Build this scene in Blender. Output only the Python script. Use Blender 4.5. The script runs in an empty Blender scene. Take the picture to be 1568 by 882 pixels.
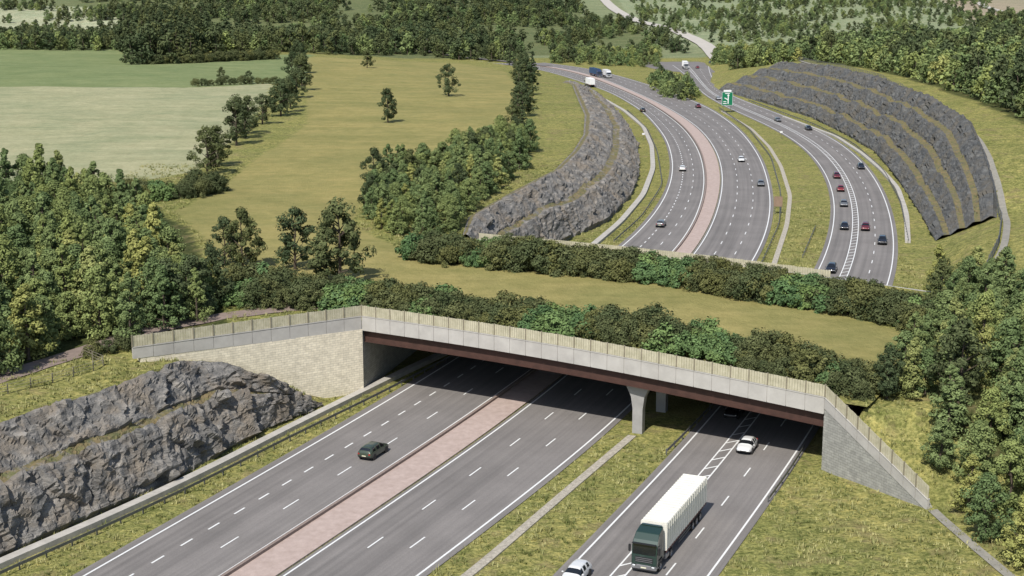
import bpy, bmesh, math, random
import numpy as np
from mathutils import Vector, noise, Matrix
from mathutils.bvhtree import BVHTree
from mathutils.geometry import delaunay_2d_cdt
random.seed(7); rng=np.random.default_rng(7)
scene=bpy.context.scene
# ---------------------------------------------------------------- survey calibration (metres)
F=2200.0; H=54.4; TH=math.atan(491/2200); CX=784; CY=441
ct,st=math.cos(TH),math.sin(TH)
def ray(px,py):
    a=(px-CX)/F; b=(CY-py)/F
    return Vector((a, ct+b*st, -st+b*ct))
def PZ(px,py,z=0.0):
    d=ray(px,py); t=(z-H)/d.z
    return (d.x*t,d.y*t)
# ---------------------------------------------------------------- materials
def newmat(name):
    m=bpy.data.materials.new(name); m.use_nodes=True
    nt=m.node_tree; nt.nodes.clear()
    out=nt.nodes.new('ShaderNodeOutputMaterial')
    b=nt.nodes.new('ShaderNodeBsdfPrincipled'); nt.links.new(b.outputs[0],out.inputs[0])
    return m,nt,b,out
def N(nt,t,**k):
    n=nt.nodes.new(t)
    for a,v in k.items(): setattr(n,a,v)
    return n
def noise_node(nt,vec,scale,detail=4,rough=.6):
    n=N(nt,'ShaderNodeTexNoise'); n.inputs['Scale'].default_value=scale; n.inputs['Detail'].default_value=detail
    n.inputs['Roughness'].default_value=rough
    if vec is not None: nt.links.new(vec,n.inputs['Vector'])
    return n
def ramp(nt,fac,stops):
    r=N(nt,'ShaderNodeValToRGB'); nt.links.new(fac,r.inputs[0])
    e=r.color_ramp.elements
    while len(e)<len(stops): e.new(.5)
    for i,(p,c) in enumerate(stops):
        e[i].position=p; e[i].color=(*c,1) if len(c)==3 else c
    return r
def mix(nt,a,b,fac,mode='MIX'):
    m=N(nt,'ShaderNodeMix'); m.data_type='RGBA'; m.blend_type=mode
    for s,v in ((6,a),(7,b),(0,fac)):
        if isinstance(v,(int,float)): m.inputs[s].default_value=v
        elif isinstance(v,tuple): m.inputs[s].default_value=(*v,1)
        else: nt.links.new(v,m.inputs[s])
    return m.outputs[2]
def simple(name,c1,c2=None,scale=2.0,rough=.8,bump=0.0,metal=0.0,coat=0.0,detail=4,bscale=None):
    m,nt,b,out=newmat(name)
    b.inputs['Roughness'].default_value=rough; b.inputs['Metallic'].default_value=metal
    if coat: b.inputs['Coat Weight'].default_value=coat; b.inputs['Coat Roughness'].default_value=.05
    if c2 is None: b.inputs['Base Color'].default_value=(*c1,1)
    else:
        g=N(nt,'ShaderNodeNewGeometry')
        n=noise_node(nt,g.outputs['Position'],scale,detail,.65)
        r=ramp(nt,n.outputs[0],[(.3,c1),(.7,c2)])
        nt.links.new(r.outputs[0],b.inputs['Base Color'])
        if bump:
            n2=noise_node(nt,g.outputs['Position'],bscale or scale*3,4,.7)
            bp=N(nt,'ShaderNodeBump'); bp.inputs['Strength'].default_value=min(1,bump); bp.inputs['Distance'].default_value=.1*max(1,bump)
            nt.links.new(n2.outputs[0],bp.inputs['Height']); nt.links.new(bp.outputs[0],b.inputs['Normal'])
    return m
def ground_mat():
    m,nt,b,out=newmat('ground_cover')
    b.inputs['Roughness'].default_value=.95; b.inputs['Specular IOR Level'].default_value=.1
    at=N(nt,'ShaderNodeAttribute'); at.attribute_name='gcol'
    g=N(nt,'ShaderNodeNewGeometry'); P=g.outputs['Position']
    n1=noise_node(nt,P,.8,4,.75); n2=noise_node(nt,P,.06,3,.6); n3=noise_node(nt,P,2.4,3,.75)
    r1=ramp(nt,n1.outputs[0],[(.33,(.48,.55,.43)),(.5,(1,1,1)),(.66,(1.4,1.3,1.24))])
    r2=ramp(nt,n2.outputs[0],[(.3,(.84,.9,.86)),(.7,(1.14,1.1,1.1))])
    r3=ramp(nt,n3.outputs[0],[(.35,(.53,.57,.48)),(.65,(1.38,1.34,1.33))])
    tuft=at.outputs['Alpha']
    v1=mix(nt,(1,1,1),r1.outputs[0],tuft); v3=mix(nt,(1,1,1),r3.outputs[0],tuft)
    c=mix(nt,at.outputs['Color'],r2.outputs[0],1.0,'MULTIPLY')
    n4=noise_node(nt,P,.35,4,.75); r4=ramp(nt,n4.outputs[0],[(.3,(.84,.86,.82)),(.7,(1.13,1.11,1.12))])
    c=mix(nt,c,r4.outputs[0],1.0,'MULTIPLY')
    mp=N(nt,'ShaderNodeMapping'); mp.inputs['Rotation'].default_value=(0,0,.35); mp.inputs['Scale'].default_value=(.012,.16,1); nt.links.new(P,mp.inputs[0])
    n6=noise_node(nt,mp.outputs[0],1.0,4,.75); r6=ramp(nt,n6.outputs[0],[(.35,(.88,.90,.86)),(.68,(1.13,1.09,1.11))])
    c=mix(nt,c,r6.outputs[0],1.0,'MULTIPLY')
    c=mix(nt,c,v1,1.0,'MULTIPLY'); c=mix(nt,c,v3,1.0,'MULTIPLY')
    n5=noise_node(nt,P,.25,3,.7); r5=ramp(nt,n5.outputs[0],[(.53,(0,0,0)),(.66,(1,1,1))])
    mm=N(nt,'ShaderNodeMath',operation='MULTIPLY'); nt.links.new(r5.outputs[0],mm.inputs[0]); nt.links.new(tuft,mm.inputs[1])
    m2=N(nt,'ShaderNodeMath',operation='MULTIPLY'); nt.links.new(mm.outputs[0],m2.inputs[0]); m2.inputs[1].default_value=.5
    c=mix(nt,c,(.24,.185,.10),m2.outputs[0])
    nt.links.new(c,b.inputs['Base Color'])
    bp=N(nt,'ShaderNodeBump'); bp.inputs['Distance'].default_value=.4; bp.inputs['Strength'].default_value=.75
    nt.links.new(n3.outputs[0],bp.inputs['Height']); nt.links.new(bp.outputs[0],b.inputs['Normal'])
    return m
M_ground=ground_mat()
def asphalt_mat():
    m,nt,b,out=newmat('asphalt')
    b.inputs['Roughness'].default_value=.85; b.inputs['Specular IOR Level'].default_value=.3
    uv=N(nt,'ShaderNodeUVMap'); mp=N(nt,'ShaderNodeMapping'); mp.inputs['Scale'].default_value=(1.1,.012,1)
    nt.links.new(uv.outputs[0],mp.inputs[0])
    n=noise_node(nt,mp.outputs[0],1.0,3,.6); g=N(nt,'ShaderNodeNewGeometry')
    n2=noise_node(nt,g.outputs['Position'],.12,4,.6); n3=noise_node(nt,g.outputs['Position'],9,2,.8)
    r=ramp(nt,n.outputs[0],[(.3,(.160,.148,.139)),(.7,(.230,.212,.198))])
    r2=ramp(nt,n2.outputs[0],[(.3,(.88,.88,.88)),(.7,(1.1,1.1,1.1))]); r3=ramp(nt,n3.outputs[0],[(.3,(.88,.88,.88)),(.7,(1.12,1.12,1.12))])
    c=mix(nt,r.outputs[0],r2.outputs[0],1.0,'MULTIPLY'); c=mix(nt,c,r3.outputs[0],1.0,'MULTIPLY')
    nt.links.new(c,b.inputs['Base Color']); return m
M_asph=asphalt_mat()
M_white=simple('road_paint',(.68,.68,.65),(.82,.82,.80),6,.6)
M_median=simple('pink_paving',(.37,.285,.245),(.48,.38,.335),1.2,.9,.3)
M_kerb=simple('concrete_red_brown',(.20,.155,.13),(.28,.215,.185),3,.9)
M_conc=simple('concrete',(.36,.34,.30),(.50,.47,.42),.8,.85,.25)
M_concg=simple('concrete_pale',(.37,.352,.325),(.47,.45,.415),.5,.8,.15)
M_pier=simple('concrete_grey',(.27,.262,.25),(.34,.33,.315),.7,.85,.15)
M_track=simple('grey_track',(.22,.21,.18),(.32,.30,.25),1,.9,.3)
M_gravel=simple('stone_drain',(.28,.25,.20),(.54,.49,.40),3,.9,.8)
M_path=simple('dirt_path',(.19,.145,.12),(.28,.215,.18),.8,.95,.3)
M_wood=simple('timber_fence',(.36,.335,.23),(.53,.49,.36),1.2,.85,.2)
M_post=simple('timber_post',(.19,.17,.12),(.28,.25,.18),2,.85)
M_steel=simple('weathered_steel',(.045,.02,.014),(.075,.034,.024),1,.7)
M_galv=simple('galvanised_steel',(.10,.105,.105),(.2,.2,.2),4,.5,metal=.4)
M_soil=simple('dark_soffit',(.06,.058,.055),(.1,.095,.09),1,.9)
M_bark=simple('bark',(.05,.038,.028),(.11,.085,.06),4,.95,0)
def stone_mat(name,c1,c2,cm,sc=1.0):
    m,nt,b,out=newmat(name); b.inputs['Roughness'].default_value=.9
    uv=N(nt,'ShaderNodeUVMap'); br=N(nt,'ShaderNodeTexBrick'); nt.links.new(uv.outputs[0],br.inputs['Vector'])
    br.inputs['Scale'].default_value=sc; br.inputs['Brick Width'].default_value=.75; br.inputs['Row Height'].default_value=.3
    br.inputs['Mortar Size'].default_value=.02; br.inputs['Color1'].default_value=(*c1,1); br.inputs['Color2'].default_value=(*c2,1); br.inputs['Mortar'].default_value=(*cm,1)
    g=N(nt,'ShaderNodeNewGeometry'); n=noise_node(nt,g.outputs['Position'],1.3,5,.7); r=ramp(nt,n.outputs[0],[(.3,(.8,.8,.8)),(.7,(1.15,1.15,1.15))])
    c=mix(nt,br.outputs[0],r.outputs[0],1.0,'MULTIPLY'); nt.links.new(c,b.inputs['Base Color'])
    bp=N(nt,'ShaderNodeBump'); bp.inputs['Distance'].default_value=.04; bp.inputs['Strength'].default_value=.5; bp.invert=True
    nt.links.new(br.outputs['Fac'],bp.inputs['Height']); nt.links.new(bp.outputs[0],b.inputs['Normal']); return m
M_stone=stone_mat('cream_stone',(.82,.74,.58),(.70,.63,.49),(.52,.47,.37))
M_stoneg=stone_mat('grey_stone',(.36,.355,.32),(.29,.285,.26),(.21,.21,.19))
def rock_mat(name,dark,mid,light,brown,veg,bd=.25):
    m,nt,b,out=newmat(name); b.inputs['Roughness'].default_value=.9
    g=N(nt,'ShaderNodeNewGeometry'); P=g.outputs['Position']
    mp=N(nt,'ShaderNodeMapping'); mp.inputs['Rotation'].default_value=(.45,.35,0); mp.inputs['Scale'].default_value=(.35,.35,1.7); nt.links.new(P,mp.inputs[0])
    nb1=noise_node(nt,mp.outputs[0],1.1,5,.7); n=noise_node(nt,P,.45,6,.72)
    av=N(nt,'ShaderNodeMath',operation='ADD'); nt.links.new(nb1.outputs[0],av.inputs[0]); nt.links.new(n.outputs[0],av.inputs[1])
    hf=N(nt,'ShaderNodeMath',operation='MULTIPLY'); nt.links.new(av.outputs[0],hf.inputs[0]); hf.inputs[1].default_value=.5
    r=ramp(nt,hf.outputs[0],[(.38,dark),(.5,mid),(.6,light)])
    n2=noise_node(nt,P,.2,5,.7); r2=ramp(nt,n2.outputs[0],[(.46,(0,0,0)),(.6,(.75,.75,.75))])
    c=mix(nt,r.outputs[0],brown,r2.outputs[0])
    at=N(nt,'ShaderNodeAttribute'); at.attribute_name='ledge'
    n4=noise_node(nt,P,.5,4,.7)
    ad=N(nt,'ShaderNodeMath',operation='ADD'); nt.links.new(at.outputs['Fac'],ad.inputs[0]); nt.links.new(n4.outputs[0],ad.inputs[1])
    hv=N(nt,'ShaderNodeMath',operation='MULTIPLY'); nt.links.new(ad.outputs[0],hv.inputs[0]); hv.inputs[1].default_value=.5
    r4=ramp(nt,hv.outputs[0],[(veg,(0,0,0)),(veg+.06,(1,1,1))])
    n5=noise_node(nt,P,1.1,4,.7); rg=ramp(nt,n5.outputs[0],[(.35,(.11,.12,.045)),(.6,(.19,.145,.07))])
    c=mix(nt,c,rg.outputs[0],r4.outputs[0])
    nt.links.new(c,b.inputs['Base Color'])
    bp=N(nt,'ShaderNodeBump'); bp.inputs['Distance'].default_value=bd; bp.inputs['Strength'].default_value=.9
    nt.links.new(av.outputs[0],bp.inputs['Height']); nt.links.new(bp.outputs[0],b.inputs['Normal']); return m
M_rock=rock_mat('fractured_rock',(.088,.085,.080),(.165,.158,.147),(.29,.27,.242),(.215,.178,.135),.535,.55)
M_rockd=rock_mat('dark_slate_rock',(.050,.052,.052),(.090,.092,.090),(.155,.155,.147),(.115,.102,.08),.535,.5)
def leaf_mat(name,cd,cl,tr=0):
    m=bpy.data.materials.new(name); m.use_nodes=True; nt=m.node_tree; nt.nodes.clear()
    out=N(nt,'ShaderNodeOutputMaterial'); d=N(nt,'ShaderNodeBsdfDiffuse'); nt.links.new(d.outputs[0],out.inputs[0])
    at=N(nt,'ShaderNodeAttribute'); at.attribute_name='lv'; oi=N(nt,'ShaderNodeObjectInfo')
    c=mix(nt,cd,cl,at.outputs['Fac'])
    r=ramp(nt,oi.outputs['Random'],[(0,(.70,.78,.80)),(.5,(1,1,1)),(1,(1.3,1.18,.98))])
    c=mix(nt,c,r.outputs[0],1.0,'MULTIPLY')
    nt.links.new(c,d.inputs[0]); return m
ML_green=leaf_mat('leaves_green',(.072,.102,.040),(.25,.31,.125))
ML_lime=leaf_mat('leaves_lime',(.105,.13,.046),(.34,.365,.14))
ML_dark=leaf_mat('leaves_dark',(.032,.045,.022),(.130,.156,.074))
ML_shrub=leaf_mat('leaves_shrub',(.044,.056,.024),(.150,.165,.075))
ML_ivy=leaf_mat('leaves_bright_shrub',(.062,.10,.042),(.17,.26,.105))
M_blade=leaf_mat('grass_blades',(.13,.15,.05),(.45,.42,.19))
# ---------------------------------------------------------------- mesh helpers
def link(o,parent=None):
    scene.collection.objects.link(o)
    if parent is not None: o.parent=parent
    return o
def mesh_obj(name,V,Fc,mats,parent=None,midx=None,smooth=False,uv=None):
    me=bpy.data.meshes.new(name); me.from_pydata([tuple(v) for v in V],[],[tuple(f) for f in Fc])
    for m in (mats if isinstance(mats,(list,tuple)) else [mats]): me.materials.append(m)
    if midx is not None: me.polygons.foreach_set('material_index',np.array(midx,dtype=np.int32))
    if smooth: me.polygons.foreach_set('use_smooth',np.ones(len(me.polygons),dtype=bool))
    if uv is not None:
        l=me.uv_layers.new(name='UVMap'); vi=np.zeros(len(me.loops),dtype=np.int32); me.loops.foreach_get('vertex_index',vi)
        l.data.foreach_set('uv',np.array(uv,dtype=np.float32)[vi].ravel())
    me.update(); return link(bpy.data.objects.new(name,me),parent)
def empty(name,loc=(0,0,0),rz=0,sc=1):
    e=bpy.data.objects.new(name,None); e.location=loc; e.rotation_euler=(0,0,rz); e.scale=(sc,)*3; e.empty_display_size=.5; return link(e)
def resample(p,step):
    p=np.array(p,dtype=float); s=np.concatenate([[0],np.cumsum(np.linalg.norm(np.diff(p,axis=0),axis=1))])
    n=max(2,int(round(s[-1]/step))+1); q=np.linspace(0,s[-1],n)
    return np.stack([np.interp(q,s,p[:,k]) for k in range(p.shape[1])],1)
def smoothp(p,it):
    p=p.copy()
    for _ in range(it): p[1:-1]=p[1:-1]*.5+(p[:-2]+p[2:])*.25
    return p
def resample_n(p,n):
    p=np.array(p,dtype=float); s=np.concatenate([[0],np.cumsum(np.linalg.norm(np.diff(p,axis=0),axis=1))])
    q=np.linspace(0,s[-1],n); return np.stack([np.interp(q,s,p[:,k]) for k in range(p.shape[1])],1)
def normals2(p):
    t=np.gradient(p,axis=0); t/=np.linalg.norm(t,axis=1)[:,None]+1e-9
    return np.stack([t[:,1],-t[:,0]],1)
# ---------------------------------------------------------------- road lines
farLL=[(45,638),(31,723),(16,793),(-9,842),(-38,897),(-72,950),(-200,1080),(-400,1200)]
fl=np.array(farLL,float); fn=normals2(fl)
def roadline(pix,off=None):
    w=[PZ(*p) for p in pix]
    d=np.array(w[1])-np.array(w[0]); d/=np.linalg.norm(d); p0=np.array(w[0])-d*115
    w=[tuple(p0)]+w
    if off is not None: w+= [tuple(fl[i]+fn[i]*off) for i in range(1,len(fl))]
    return smoothp(resample(w,4),70)
LL=roadline([(130,882),(385,736),(640,590),(955,382),(1000,335),(1025,295),(1033,255),(1022,212),(988,172),(940,143)],0)
MLn=roadline([(345,882),(560,743),(775,605),(1040,388),(1072,330),(1083,280),(1074,232),(1048,195),(1005,164),(970,146)],10)
MR=roadline([(430,882),(625,751),(820,620),(1068,390),(1098,325),(1107,275),(1099,235),(1075,200),(1035,172),(987,148)],14.5)
RR=roadline([(640,882),(800,762),(955,645),(1155,405),(1180,345),(1181,295),(1166,243),(1135,200),(1088,166),(1032,143)],27)
SL=roadline([(862,882),(981,758),(1100,635),(1253,425),(1275,368),(1281,312),(1268,268),(1240,231),(1200,203),(1150,180),(1108,162),(1078,145),(1060,125),(1045,110),(1030,100)])
SR=roadline([(1085,882),(1160,781),(1235,680),(1367,435),(1372,370),(1360,312),(1335,263),(1293,222),(1240,194),(1180,170),(1125,150),(1100,136),(1090,120),(1085,106),(1085,97)])
def pair(L,R):
    Rd=resample(R,1.0); Lp=resample(L,3.0)
    out=np.zeros_like(Lp)
    for i,p in enumerate(Lp):
        out[i]=Rd[np.argmin(((Rd-p)**2).sum(1))]
    out=smoothp(out,6)
    return Lp,out
PA=pair(LL,MLn); PM=pair(MLn,MR); PB=pair(MR,RR); PS=pair(SL,SR)
def at(pr,u): return pr[0]+(pr[1]-pr[0])*u
ZR=.06
def ribbon(name,c0,c1,z,mat,skirt=0,parent=None):
    n=len(c0); V=[];UV=[];Fc=[]
    s=np.concatenate([[0],np.cumsum(np.linalg.norm(np.diff(c0,axis=0),axis=1))]); zz=z if hasattr(z,'__len__') else [z]*n
    for i in range(n):
        w=np.linalg.norm(c1[i]-c0[i])
        V+=[(c0[i][0],c0[i][1],zz[i]),(c1[i][0],c1[i][1],zz[i])]; UV+=[(0,s[i]),(w,s[i])]
    for i in range(n-1): Fc.append((2*i,2*i+1,2*i+3,2*i+2))
    if skirt:
        b=len(V)
        for i in range(n):
            V+=[(c0[i][0],c0[i][1],zz[i]-skirt),(c1[i][0],c1[i][1],zz[i]-skirt)]; UV+=[(0,s[i]),(0,s[i])]
        for i in range(n-1):
            Fc.append((2*i,2*i+2,b+2*i+2,b+2*i)); Fc.append((2*i+3,2*i+1,b+2*i+1,b+2*i+3))
        Fc.append((0,1,b+1,b)); Fc.append((2*n-1,2*n-2,b+2*n-2,b+2*n-1))
    return mesh_obj(name,V,Fc,mat,parent,uv=UV)
ribbon('motorway_carriageway',at(PA,-.09),at(PA,1.01),ZR,M_asph)
ribbon('motorway_carriageway',at(PB,-.01),at(PB,1.07),ZR,M_asph)
ribbon('slip_road',at(PS,-.07),at(PS,1.07),ZR,M_asph)
ribbon('median_paving',at(PM,.06),at(PM,.94),ZR+.1,M_median,skirt=.2)
ribbon('median_barrier',at(PM,.02),at(PM,.10),ZR+.4,M_kerb,skirt=.5)
def marks(V,Fc,pr,u,w,dash=None,z=ZR+.014):
    c=at(pr,u); s=np.concatenate([[0],np.cumsum(np.linalg.norm(np.diff(c,axis=0),axis=1))]); nn=normals2(c)
    def seg(a,b):
        q=[a]+[x for x in s if a<x<b]+[b]
        base=len(V)
        for x in q:
            px=np.interp(x,s,c[:,0]); py=np.interp(x,s,c[:,1]); nx=np.interp(x,s,nn[:,0]); ny=np.interp(x,s,nn[:,1])
            V.append((px-nx*w/2,py-ny*w/2,z)); V.append((px+nx*w/2,py+ny*w/2,z))
        for i in range(len(q)-1): Fc.append((base+2*i,base+2*i+1,base+2*i+3,base+2*i+2))
    if dash is None: seg(0,s[-1]-.1)
    else:
        x=1.0
        while x+dash[0]<s[-1]: seg(x,x+dash[0]); x+=dash[0]+dash[1]
V=[];Fc=[]
marks(V,Fc,PA,.0,.22); marks(V,Fc,PA,.965,.2); marks(V,Fc,PA,.33,.2,(1.9,2.6)); marks(V,Fc,PA,.65,.17,(3.0,8.0))
marks(V,Fc,PB,.03,.2); marks(V,Fc,PB,1.0,.22); marks(V,Fc,PB,.35,.17,(3.0,8.0)); marks(V,Fc,PB,.67,.17,(3.0,8.0))
marks(V,Fc,PS,.0,.2); marks(V,Fc,PS,1.0,.2); marks(V,Fc,PS,.33,.17); marks(V,Fc,PS,.43,.17); marks(V,Fc,PS,.71,.16,(3.0,6.5))
c0=at(PS,.335);c1=at(PS,.425); s=np.concatenate([[0],np.cumsum(np.linalg.norm(np.diff(c0,axis=0),axis=1))])
x=2.0
while x<s[-1]-8:
    a=[np.interp(x+dx,s,c[:,k]) for c,dx in ((c0,0),(c1,1.4),(c1,1.75),(c0,.35)) for k in (0,1)]
    b=len(V)
    for k in range(4): V.append((a[2*k],a[2*k+1],ZR+.010))
    Fc.append((b,b+1,b+2,b+3)); x+=3.2
mesh_obj('road_markings',V,Fc,M_white)
# ---------------------------------------------------------------- bridge frame
A=np.array((-19.5,181.));B=np.array((34.3,151.2));C=np.array((62.,204.));D=np.array((-4.3,238.))
WL=np.array((-45.,164.7)); WR=np.array((42.,137.))
nL=np.array((-.538,.842)); nR=np.array((.878,.478))
def Q(u,v): return (A*(1-u)+B*u)*(1-v)+(D*(1-u)+C*u)*v
def dz(u,v):
    return (9.3*(1-u)+7.9*u)*(1-v)+(9.6*(1-u)+8.2*u)*v+.6*math.sin(math.pi*min(1,max(0,u)))
# ---------------------------------------------------------------- terrain TIN
LT=[(-111,-10,0),(-88,40,0),(-48.3,126.6,0),(-43.5,135.6,0),(-37.4,145.9,0),(-30.1,164.7,0),(-24.3,176.5,0)]
LTf=[(-2,246,0),(3,266,0),(10,285.5,0),(20.9,310,0),(29,345,0),(33.8,380,0),(39.3,445,0),(40.6,522,0),(38.3,600,0),(33,667,0)]
LTff=[(25,715,0),(8,785,0),(-18,832,0),(-48,885,0),(-85,940,0),(-210,1062,0),(-420,1185,0)]
LP=[(-120,0,9),(-97,45,9),(-52,139.3,9.3),(-47.5,146.4,9.3),(-42.6,154.3,9.2),(-38.6,163.5,9.0),(-35.0,165.6,8.2),(-31.6,166.5,6.5),(-28.3,169.5,4.6),(-25.6,173.8,.6)]
LPf=[(-8.5,243,9.4),(-8,259.3,9.8),(0,288,10),(9.6,319,10.2),(15,352,10.2),(19.3,388,10.2),(22.5,446,9.6),(23.5,525,8.5),(25.4,609,6),(23,665,3)]
LPff=[(10,715,1.4),(-6,775,1),(-32,818,1),(-66,872,1)]
RT=[(-8,20,0),(21.5,118,0),(33.5,147.0,0)]
RTf=[(70,224,0),(80,262,0),(86,287,0),(91.8,318,0),(102,380,0),(109,430,0),(110.6,470,0),(110.5,534,0),(102,600,0),(93.7,656,0),(98,715,0),(108,773,0),(112,850,0)]
RPf=[(97.5,287,5),(103,305,8.5),(108,328,12),(120,379,14.5),(126,435,15.5),(130,511,15.5),(131,592,14),(125,674,11),(120,730,5)]
tin=[];edges=[]
def chain(pts):
    b=len(tin); tin.extend(pts)
    for i in range(len(pts)-1): edges.append((b+i,b+i+1))
chain(LT);chain(LTf+LTff);chain(LP[:-1]);chain(LPf+LPff);chain(RT);chain(RTf);chain(RPf)
def midline(a,b,drop,zf=.5):
    a=resample_n(a,24);b=resample_n(b,24); m=(a+b)/2; m[:,2]=np.maximum(m[:,2]*1-drop,0.0); return [tuple(x) for x in m[1:-1]]
chain(midline(LT[:-1],LP[:-3],2.5)); chain(midline(LTf,LPf,2.5)); chain(midline(RTf[2:10],RPf[:8],4))
def wp(P0,P1,t,n,o,z): q=P0+(P1-P0)*t+n*o; return (q[0],q[1],z)
chain([wp(WL,A,0,nL,.3,8.7),wp(WL,A,.14,nL,.3,8.4),wp(WL,A,.3,nL,.7,6.8),wp(WL,A,.5,nL,.7,4.2),wp(WL,A,.68,nL,.7,1.8),wp(WL,A,.84,nL,.7,.1),(-21.0,181.4,0)])
chain([wp(WL,A,-.05,nL,2.6,9.1),wp(WL,A,.3,nL,2.6,9.1),wp(WL,A,.6,nL,2.6,9.1),wp(WL,A,.9,nL,2.6,9.2),(-23.8,182.9,9.1)])
chain([(35.7,150.9,0),wp(B,WR,.3,nR,.7,.3),wp(B,WR,.6,nR,.7,.5),wp(B,WR,1.0,nR,.5,.8)])
chain([(38.2,150.2,7.2),wp(B,WR,.33,nR,2.8,5.0),wp(B,WR,.66,nR,2.8,3.0),wp(B,WR,1.05,nR,2.8,1.3)])
tin+=[(-5.8,238.4,0),(-8.6,239,9.4),(63.4,203.3,0),(66,202.0,8)]
tin+=[(-13.4,210,0),(-16,210.6,9.3),(49.7,177,0),(52.2,175.8,7.9)]
tin+=[(47,131,1.1),(56,120,1.7),(60,150,7),(62,128,3.5),(90,150,8),(90,100,5),(45,95,1),(20,40,.3),(60,30,3),(60,-20,3),(0,-20,0)]
tin+=[(79.5,234,4),(86,258,4.5),(90,210,8),(76,215,7),(110,250,9)]
for y,z in ((-100,7),(0,8),(100,9),(200,9.5),(300,10),(400,10.5),(500,11),(600,11),(700,9.5),(820,9)):
    for x,k in ((-150,0),(-300,1),(-700,3),(-3500,5)): tin.append((x,y,z+k))
for y,z in ((280,9.8),(350,10),(450,10),(550,9.5),(650,7.5),(740,4.5)): tin.append((-40,y,z))
for y,z in ((-100,5),(0,6),(100,8),(160,9),(220,10),(300,14),(400,17),(500,18),(600,17),(700,14),(850,9)):
    for x,k in ((175,0),(320,1),(700,3),(3500,5)): tin.append((x,y,z+k))
tin+=[(65,960,1),(-30,1020,1.5),(-160,1150,2.5),(120,960,2),(-380,1300,5)]
for x in (-3500,-1200,-600,-250,-80,100,300,700,1500,3500):
    for y,z in ((1250,13),(1500,24),(2500,45),(7000,100)):
        if y==1250 and -420<x<-100: continue
        tin.append((x,y,z+(5 if (y==1250 and x>=300) else 0)))
for x in (-3500,-1200,-700): tin.append((x,1000,12))
for x in (3500,-3500): tin.append((x,-100,6))
vv=[Vector((p[0],p[1])) for p in tin]
rv,re,rf,ov,oe,of=delaunay_2d_cdt(vv,edges,[],0,.01)
zz=[]
for i,v in enumerate(rv):
    if ov[i]: zz.append(tin[ov[i][0]][2])
    else:
        k=sorted(range(len(tin)),key=lambda j:(tin[j][0]-v.x)**2+(tin[j][1]-v.y)**2)[:2]; zz.append(sum(tin[j][2] for j in k)/2)
tinb=BVHTree.FromPolygons([(v.x,v.y,z) for v,z in zip(rv,zz)],[tuple(f) for f in rf])
def seq(*segs):
    o=[]
    for a,b,s in segs: o+=list(np.arange(a,b,s))
    o.append(segs[-1][1]); return np.array(o,float)
xs=seq((-3400,-400,250),(-400,-140,7),(-140,-70,2.2),(-70,-50,1.1),(-50,-16,.6),(-16,30,1.1),(30,46,.6),(46,72,1.1),(72,150,2),(150,420,7),(420,3400,250))
ys=seq((-90,60,6),(60,132,1.2),(132,186,.65),(186,262,1.2),(262,760,2.6),(760,1600,12),(1600,6900,250))
GX,GY=np.meshgrid(xs,ys); nx,ny=len(xs),len(ys)
gz=np.zeros(GX.size)
gx=GX.ravel();gy=GY.ravel(); dn=Vector((0,0,-1))
for i in range(len(gx)):
    h=tinb.ray_cast(Vector((gx[i],gy[i],500)),dn)
    z=h[0].z if h[0] is not None else 0
    if z>.3:
        k=min(1,z/4)
        z+=k*(.5*noise.noise(Vector((gx[i]*.03,gy[i]*.03,1)))+.18*noise.noise(Vector((gx[i]*.25,gy[i]*.25,5))))
    else: z-=.04*(noise.noise(Vector((gx[i]*.3,gy[i]*.3,5)))+1)*.5
    if gy[i]>1000: z+=5*noise.noise(Vector((gx[i]*.004,gy[i]*.004,8)))*min(1,(gy[i]-1000)/150)*(1 if abs(gx[i]+200)>260 or gy[i]>1300 else .0)
    gz[i]=z
gv=np.stack([gx,gy,gz],1)
idx=np.arange(nx*ny).reshape(ny,nx)
gf=np.stack([idx[:-1,:-1],idx[:-1,1:],idx[1:,1:],idx[1:,:-1]],-1).reshape(-1,4)
nu,nv=70,60; DV=[];DF=[]
for j in range(nv+1):
    for i in range(nu+1):
        u=-.075+1.15*i/nu; v=.006+.985*j/nv; p=Q(u,v); DV.append((p[0],p[1],dz(u,v)+.12*noise.noise(Vector((p[0]*.2,p[1]*.2,0)))))
for j in range(nv):
    for i in range(nu): k=j*(nu+1)+i; DF.append((k,k+1,k+nu+2,k+nu+1))
allV=[tuple(v) for v in gv]+DV; off=len(gv); allF=[tuple(int(a) for a in f) for f in gf]+[tuple(a+off for a in f) for f in DF]
GB=BVHTree.FromPolygons(allV,allF)
CAM=Vector((0,0,H))
def PG(px,py):
    d=ray(px,py).normalized(); h=GB.ray_cast(CAM,d)
    if h[0] is None: q=PZ(px,py,10); return Vector((q[0],q[1],10))
    return h[0]
def GZ(x,y):
    h=GB.ray_cast(Vector((x,y,500)),dn); return h[0].z if h[0] is not None else 0.
def pgl(pts): return [tuple(PG(*p))[:2] for p in pts]
def inpoly(X,Y,poly):
    X=np.asarray(X);Y=np.asarray(Y); r=np.zeros(X.shape,bool); n=len(poly)
    for i in range(n):
        x1,y1=poly[i];x2,y2=poly[(i+1)%n]
        if y1==y2: continue
        c=((y1>Y)!=(y2>Y))&(X<(x2-x1)*(Y-y1)/(y2-y1)+x1); r^=c
    return r
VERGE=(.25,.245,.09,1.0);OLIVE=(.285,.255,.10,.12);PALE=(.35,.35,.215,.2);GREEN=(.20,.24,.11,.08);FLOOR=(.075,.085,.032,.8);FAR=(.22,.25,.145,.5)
P_olive=pgl([(270,325),(330,290),(470,190),(470,88),(700,96),(775,110),(798,150),(795,200),(700,225),(560,280),(540,345),(630,388),(800,408),(1000,432),(1250,470),(1430,520),(1440,560),(1280,585),(1000,520),(700,470),(560,450),(380,430)])
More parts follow.
